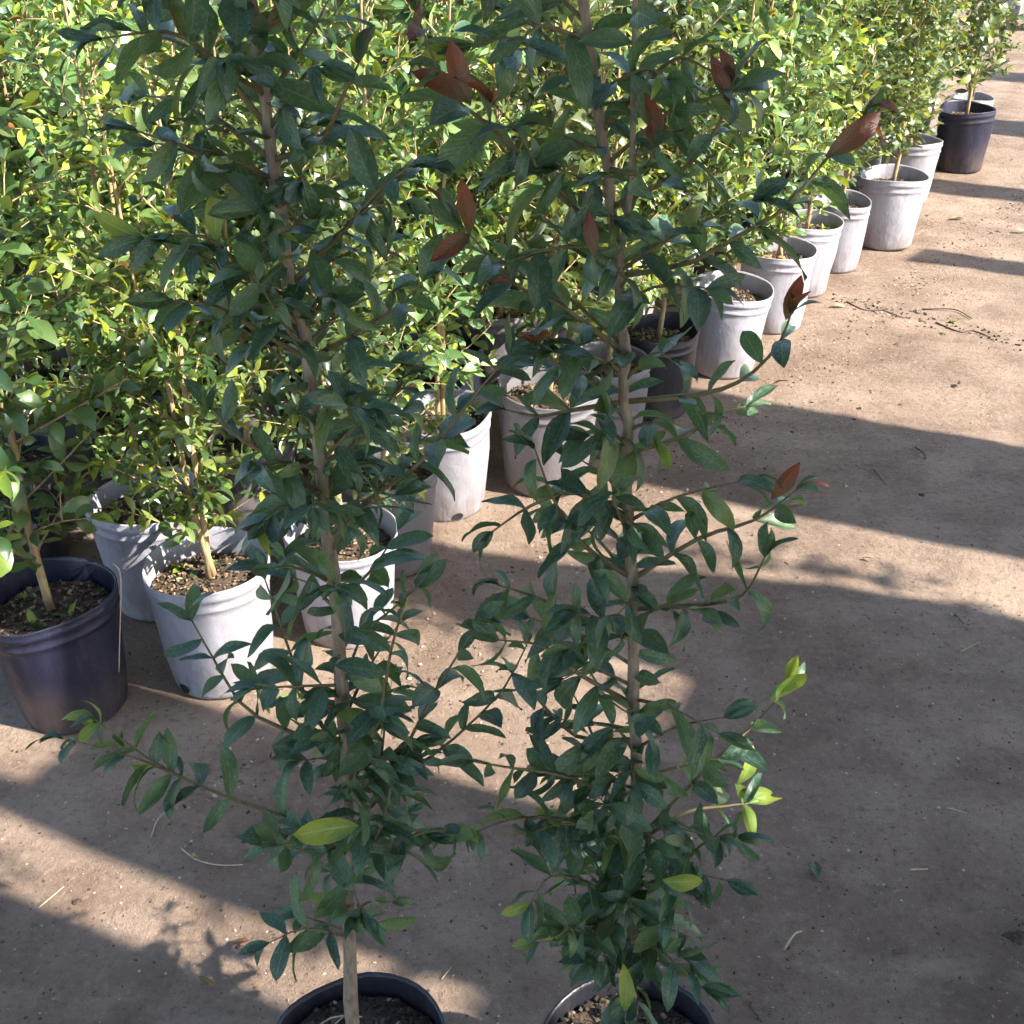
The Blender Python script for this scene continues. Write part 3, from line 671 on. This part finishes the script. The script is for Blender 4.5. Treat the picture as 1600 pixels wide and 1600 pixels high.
sapling('potted_sapling', 'right tall sapling with forked leaning stem and bronze young leaves in black pot', (0.155, 0.995),
    [(985, 1610, 0), (990, 1450, 0), (992, 1250, 0), (988, 1050, 0), (985, 880, 0), (980, 700, 0), (975, 560, 0), (963, 410, 0), (940, 200, 0), (908, 0, 0), (890, -150, 0), (880, -280, 0)],
    [(963, 430, 0), (985, 300, -0.01), (990, 120, -0.02), (993, -20, -0.02), (1000, -200, -0.02)],
    [([(958, 400), (880, 310), (775, 206), (700, 140), (650, 20)], -0.06, 'red', 0.5),
     ([(972, 540), (880, 480), (809, 447), (723, 354)], -0.05, 'red'),
     ([(966, 450), (1075, 412), (1161, 364), (1225, 325), (1311, 225), (1350, 180)], -0.04, 'red', 0.2),
     ([(975, 640), (1100, 615), (1165, 590), (1215, 540), (1236, 490)], -0.03, 'red', 0.0),
     ([(980, 720), (1060, 685), (1130, 645), (1165, 635)], 0.02, None),
     ([(985, 890), (1090, 842), (1180, 812), (1245, 765)], -0.03, 'red', 0.0),
     ([(986, 960), (1090, 945), (1160, 930), (1195, 870)], -0.06, None, 0.3),
     ([(992, 1300), (1100, 1205), (1180, 1130), (1232, 1070)], 0.04, 'lime', 0.0),
     ([(992, 1330), (1070, 1270), (1130, 1260), (1170, 1255)], 0.02, 'lime', 0.0),
     ([(986, 920), (910, 850), (865, 780), (835, 700)], -0.05, None),
     ([(980, 800), (900, 770), (830, 790), (770, 830)], -0.05, None),
     ([(987, 1000), (900, 960), (830, 930), (780, 915)], 0.03, None),
     ([(988, 1080), (900, 1050), (850, 1010), (780, 1000)], -0.04, None),
     ([(990, 1180), (900, 1150), (830, 1080), (800, 1050)], 0.05, None),
     ([(992, 1250), (890, 1215), (800, 1200), (740, 1190)], -0.06, None),
     ([(992, 1330), (880, 1280), (800, 1280), (745, 1300)], -0.08, None),
     ([(990, 1420), (920, 1380), (860, 1370), (830, 1410)], -0.08, None),
     ([(992, 1400), (1060, 1350), (1110, 1310), (1150, 1310)], -0.08, None),
     ([(990, 1480), (930, 1460), (880, 1450)], -0.08, None),
     ([(990, 1480), (1040, 1440), (1070, 1390)], -0.08, None),
     ([(935, 190), (1010, 130), (1060, 90), (1110, 110)], -0.02, None),
     ([(985, 300), (1060, 270), (1120, 200), (1145, 130)], -0.05, 'red', 0.2),
     ([(950, 280), (1000, 270), (1025, 230)], -0.06, 'red', 0.2),
     ([(925, 100), (860, 90), (800, 60), (740, 70)], 0.02, None),
     ([(975, 560), (910, 590), (860, 560), (840, 540)], -0.06, 'red', 0.2),
     ([(975, 620), (900, 640), (840, 650), (790, 640)], 0.0, None)],
    23, [(0.32, 0.62, 46, .05, .13), (0.6, 0.95, 28, .05, .12), (0.95, 1.6, 48, .04, .13), (1.6, 1.8, 7, .05, .1)],
    [(1212, 1090, 0.03, 60, 0.05, 'lime', 0), (1152, 1225, 0.03, 60, 0.05, 'lime', 0), (1160, 1235, 0.03, -10, 0.042, 'lime', 0), (1148, 1225, 0.03, -50, 0.048, 'lime', 0.0), (975, 1580, -0.1, 85, 0.056, 'lime', 0.1),
     (1035, 1375, -0.1, -10, 0.046, 'lime', 0), (1228, 500, -0.03, 82, 0.042, 'red', 0), (1205, 780, -0.03, 60, 0.046, 'red', 0), (1290, 245, -0.05, 40, 0.055, 'red', 0), (735, 165, -0.06, 110, 0.05, 'red', 0), (735, 160, -0.06, 150, 0.05, 'red', 0), (1140, 165, -0.05, 110, 0.04, 'red', 0), (930, 400, -0.06, 100, 0.036, 'red', 0)], r0=0.0080, shy=0.35)

# ------------------------------------------------------------------ litter on the ground
def fallen(px, ang, ln, kd, label, k, curl=0.0):
    p = ground(*px); p.z = gz(p.x, p.y) + 0.004
    mx = leaf_matrix(p, Vector((math.cos(ang), math.sin(ang), 0.02)), Vector((curl, 0.1, 1)), ln, curl)
    zmin = min((mx @ Vector(tuple(q))).z for q in LT[k][0]); mx = Matrix.Translation((0, 0, gz(p.x, p.y) + 0.002 - zmin)) @ mx
    o = link('fallen_leaf', LM[kd][k]); o.matrix_world = mx; tag(o, label, 'leaf', 'fallen leaves on the dirt')
fallen((1275, 1378), 1.4, 0.045, 'dark', 'grey-green fallen leaf lying alone on shaded dirt at lower right', 2)
fallen((1318, 772), 0.9, 0.05, 'dry', 'pale curled fallen leaf in the shaded strip at right', 3, 0.5)
fallen((312, 1535), -0.4, 0.035, 'dry', 'curled tan fallen leaf left of the left black pot', 1, 0.4)
fallen((362, 1478), 0.2, 0.03, 'red', 'small brown fallen leaf inside the lower sunlit strip', 0, 0.3)
fallen((1478, 505), 0.1, 0.06, 'lime', 'yellowed fallen leaf on sunny dirt at right', 5)
fallen((1485, 345), 0.3, 0.07, 'dry', 'large pale fallen leaf on sunny dirt beside the far row', 2)
fallen((1230, 604), 2.9, 0.06, 'dry', 'dark-edged dry fallen leaf just above the first shade edge', 4, 0.3)
fallen((1500, 608), 1.2, 0.045, 'dry', 'small tan fallen leaf on sunny dirt near the right edge', 1, 0.3)
fallen((1585, 365), 0.4, 0.06, 'dry', 'pale fallen leaf cut by the right edge', 6)
fallen((1300, 482), 0.2, 0.05, 'dry', 'pale dry fallen leaf by the foot of the white pots', 6)
fallen((1365, 882), 2.7, 0.03, 'red', 'tiny dark fallen leaf in the sunlit wedge at right', 4, 0.3)
fallen((430, 1105), 0.5, 0.07, 'lime', 'pale yellow fallen leaf on sunlit dirt behind the left sapling', 2)
fallen((300, 1355), 1.0, 0.03, 'dry', 'dull tan fallen leaf in the shade left of the left stem', 3, 0.3)
def stick(px, r_, mat, label, name='twig_on_ground', arch=0.004):
    pts = [];
    for (x, y) in px:
        p = ground(x, y); p.z = gz(p.x, p.y) + r_ + 0.001; pts.append(p)
    for p in pts[1:-1]: p.z += arch
    o0 = pts[0].copy(); mb = MB(); s_ = spline(pts, 8); mb.tube([p-o0 for p in s_], [r_*(1-.4*i/8) for i in range(9)], 6)
    o = link(name, mb.mesh(name, mat)); o.location = o0; tag(o, label, 'twig', 'dry twigs and straws on the dirt')
stick([(284, 1328), (310, 1350), (345, 1356), (380, 1352)], 0.0016, M['straw'], 'curved pale straw in the shade left of the left stem')
stick([(60, 1418), (100, 1385)], 0.0016, M['straw'], 'short straight straw at left in the sunlit strip')
stick([(236, 1310), (250, 1280), (285, 1255)], 0.0011, M['straw'], 'thin bent straw under the long left branch')
stick([(690, 1530), (705, 1512)], 0.0016, M['straw'], 'small pale straw right of the left black pot')
stick([(1225, 1485), (1240, 1465), (1252, 1458)], 0.0022, M['straw'], 'forked-looking pale twig on shaded dirt right of the right sapling')
stick([(1422, 1360), (1450, 1358)], 0.002, M['straw'], 'short pale straw on shaded dirt at lower right')
stick([(1480, 1264), (1510, 1272)], 0.0014, M['straw'], 'thin pale straw high on the shaded dirt at right')
stick([(1172, 1572), (1190, 1598)], 0.002, M['twig_dark'], 'dark twig at the bottom edge right of the right pot')
stick([(1395, 1488), (1415, 1487)], 0.003, M['twig_dark'], 'stubby dark twig on shaded dirt at lower right')
stick([(1430, 700), (1442, 712), (1446, 720)], 0.0026, M['twig_dark'], 'short dark twig in the shaded strip at right')
stick([(1365, 735), (1385, 760)], 0.0018, M['twig_dark'], 'thin dark twig below the pale curled leaf')
stick([(1440, 485), (1490, 487), (1518, 500)], 0.003, M['twig_dark'], 'dark twig on sunny dirt next to the yellow leaf')
stick([(1322, 473), (1350, 486), (1378, 487), (1412, 499)], 0.0028, M['twig_dark'], 'crooked dark root end poking from sunny dirt near the white pots', arch=-0.002)
stick([(1462, 506), (1500, 519), (1520, 517), (1548, 528)], 0.0032, M['twig_dark'], 'crooked dark root piece right of the yellowed leaf', arch=-0.002)
stick([(1490, 965), (1505, 980)], 0.002, M['twig_dark'], 'tiny dark twig under the sunlit wedge at right')
stick([(1500, 1022), (1530, 1008)], 0.0014, M['straw'], 'pale straw bit in the upper shaded dirt at right')
stick([(182, 900), (187, 930), (185, 1000), (184, 1055)], 0.0022, M['straw'], 'pale hanging straw stalk between the navy and the white pot') if False else None
R3 = random.Random(77)
def yard(r):
    while True:
        p = ground(r.uniform(-60, 1660), 1600*r.random()**0.75 + 60)
        if p.y > 9: continue
        return (p.x, p.y, gz(p.x, p.y) + 0.0015)
def seam(r):
    k = r.random(); p = ground(1296 + 330*k + r.gauss(0, 6), 463 + 82*k + r.gauss(0, 6.0)); return (p.x, p.y, gz(p.x, p.y) + 0.002)
def rowfoot(r):
    k = r.random()**1.0; q = Vector((-0.75, 1.85)).lerp(Vector((2.6, 6.3)), k); q = Vector((q.x + 0.10 + abs(r.gauss(0, 0.16)), q.y - 0.10 - abs(r.gauss(0, .10)))); return (q.x, q.y, gz(q.x, q.y) + 0.0015)
def crumbs(name, place, cnt, seed, lo, hi, label, mat='crumb'):
    tag(link(name, chips_mesh(name, place, cnt, seed, M[mat], lo, hi)), label, 'soil crumbs', kind='stuff')
crumbs('soil_crumbs', yard, 3800, 9, 0.0015, 0.0062, 'scattered soil crumbs and bark bits on the dirt')
crumbs('litter_seam', seam, 130, 10, 0.003, 0.013, 'dark line of litter crossing the sunny dirt at right', 'chip_dark')
crumbs('litter_crumbs', rowfoot, 1500, 12, 0.003, 0.010, 'litter crumbs gathered along the foot of the potted row')
def clod(px, size, seed, label):
    r = random.Random(seed); p = ground(*px); v = []; n_ = 9; f = []
    for j in range(6):
        for i in range(n_):
            a = 2*math.pi*i/n_; ph = math.pi*j/5*0.55; q = size*math.sin(ph+0.05)*(0.8 + 0.5*noise.noise((math.cos(a)*1.5+seed, math.sin(a)*1.5, j*.6)))
            v.append((q*math.cos(a), q*math.sin(a)*.7, size*0.45*math.cos(ph) + 0.002*r.random() - 0.08*size))
    for j in range(5):
        for i in range(n_): f.append((j*n_+i, (j+1)*n_+i, (j+1)*n_+(i+1) % n_, j*n_+(i+1) % n_))
    f.append(tuple(range(n_)))
    o = link('soil_clod', mesh('soil_clod', v, f, M['soil'])); o.location = (p.x, p.y, gz(p.x, p.y)-0.001); tag(o, label, 'clod', 'clods of dark soil on the dirt')
clod((1592, 1465), 0.026, 3, 'dark clod of soil cut by the right edge low down')
clod((375, 1478), 0.010, 4, 'small dark clod in the lower sunlit strip')
clod((1440, 775), 0.012, 5, 'small dark clod in the shaded strip at right')
clod((1335, 655), 0.008, 6, 'tiny dark clod near the first shade edge')
clod((120, 1408), 0.012, 8, 'dark clod at the left in the lower sunlit strip')

navy = next(o for o in S.objects if o.get('label', '').startswith('shaded potted shrub in a scuffed navy'))
mb = MB(); inv = (Matrix.Translation(navy.location) @ navy.rotation_euler.to_matrix().to_4x4()).inverted()
pts = [inv @ at(x, y, Y) for x, y, Y in ((176, 880, 1.93), (187, 893, 1.925), (189, 930, 1.92), (187, 1000, 1.925), (186, 1050, 1.93))]
mb.tube(spline(pts, 20), [0.0012]*21, 5); link('hanging_root', mb.mesh('hanging_root', M['straw']), navy)
for i, (dx, dy, a, ln) in enumerate([(-0.07, -0.05, 0.3, 0.05), (-0.045, -0.075, 1.6, 0.045), (-0.085, -0.01, 2.5, 0.045), (-0.02, -0.085, -0.4, 0.04)]):
    p = Vector((0.92+dx, 4.06+dy, 0.262 + 0.006*i)); mx = leaf_matrix(p, Vector((math.cos(a), math.sin(a), 0.15)), Vector((0.3, -0.4, 1)), ln, 0.3)
    o = link('dead_leaf', LM['dead'][i]); o.matrix_world = mx; tag(o, 'orange dead leaf on the soil of a white pot in the row', 'leaf', 'orange dead leaves on one pot')

for i, o in enumerate([q for q in S.objects if q.name.startswith('potted_shrub') and q.get('group') == G1][:12]):
    if i % 3 == 2: continue
    r = random.Random(400+i); lv = []
    for q in range(3):
        a = r.uniform(0, 6.28); p = Vector((math.cos(a), math.sin(a), 0))*r.uniform(.03, .10); p.z = PH - 0.05
        for k in range(6):
            b2 = r.uniform(0, 6.28); lv.append((leaf_matrix(p, Vector((math.cos(b2)*.7, math.sin(b2)*.7, r.uniform(.3, 1.2))), Vector((0, 0, 1)), r.uniform(.018, .045), r.uniform(-.5, .5)), r.randrange(6), 'newgreen' if r.random() < .5 else 'mid'))
    f_ = link('weeds', foliage_mesh('weeds', lv, LTS, ['mid', 'newgreen'], i), o); f_['kind'] = 'stuff'
R4 = random.Random(31)
for i in range(26):
    x, y = R4.uniform(1180, 1600), R4.uniform(80, 900)
    if x < 1250 + (600-y)*0.45: continue
    p = ground(x, y); a = R4.uniform(0, 6.28); k = R4.randrange(12); ln = R4.uniform(0.018, 0.04)
    mx = leaf_matrix(p, Vector((math.cos(a), math.sin(a), 0.05)), Vector((R4.uniform(-.4, .4), R4.uniform(-.4, .4), 1)), ln, R4.uniform(-.4, .4))
    zmin = min((mx @ Vector(tuple(q))).z for q in LT[k][0]); mx = Matrix.Translation((0, 0, gz(p.x, p.y) + 0.001 - zmin)) @ mx
    o = link('leaf_scrap', LM['dry' if R4.random() < .8 else 'lime'][k]); o.matrix_world = mx; tag(o, 'small dry leaf scrap strewn on the dirt at right', 'leaf', 'dry leaf scraps strewn on the dirt')

dappler = empty('added_dappler', D*OFF + N*2.0 + Vector((0, 0, HB+0.05))); tag(dappler, 'leafy vine added over the shade roof edge, seen only by its dappled shade', 'dappler')  # unseen leaves added above the boards to break up the shade edges
rv = random.Random(3); lv = []; mb = MB()
for (sa, sb, ta, tb, cnt) in [(-0.75, 0.05, 2.50, 2.60, 70), (-1.75, -1.35, 0.95, 1.00, 30), (-1.2, -0.6, 1.125, 1.15, 16), (-1.3, -0.5, 2.03, 2.00, 24), (-0.46, -0.42, 1.6, 2.0, 26)]:
    A = D*(sa+OFF) + N*ta; B = D*(sb+OFF) + N*tb; A.z = B.z = HB+0.07
    line = [A.lerp(B, q/8) + Vector((rv.uniform(-.02, .02), rv.uniform(-.02, .02), rv.uniform(-.01, .02))) for q in range(9)]
    mb.tube([p - dappler.location for p in line], [0.004]*9, 5)
    for _ in range(cnt):
        p = A.lerp(B, rv.random()) + N*rv.gauss(0, 0.035) + D*rv.gauss(0, 0.03) + Vector((0, 0, rv.uniform(-.06, .06)))
        lv.append((leaf_matrix(p - dappler.location, Vector((rv.uniform(-1, 1), rv.uniform(-1, 1), rv.uniform(-.6, .3))), to_sun + Vector((rv.uniform(-.5, .5), rv.uniform(-.5, .5), 0)), rv.uniform(.04, .08), 0), rv.randrange(12), 'dark'))
link('stem', mb.mesh('stem', M['twig']), dappler); f_ = link('foliage', foliage_mesh('foliage', lv, LT, ['dark'], 1), dappler); f_['kind'] = 'stuff'
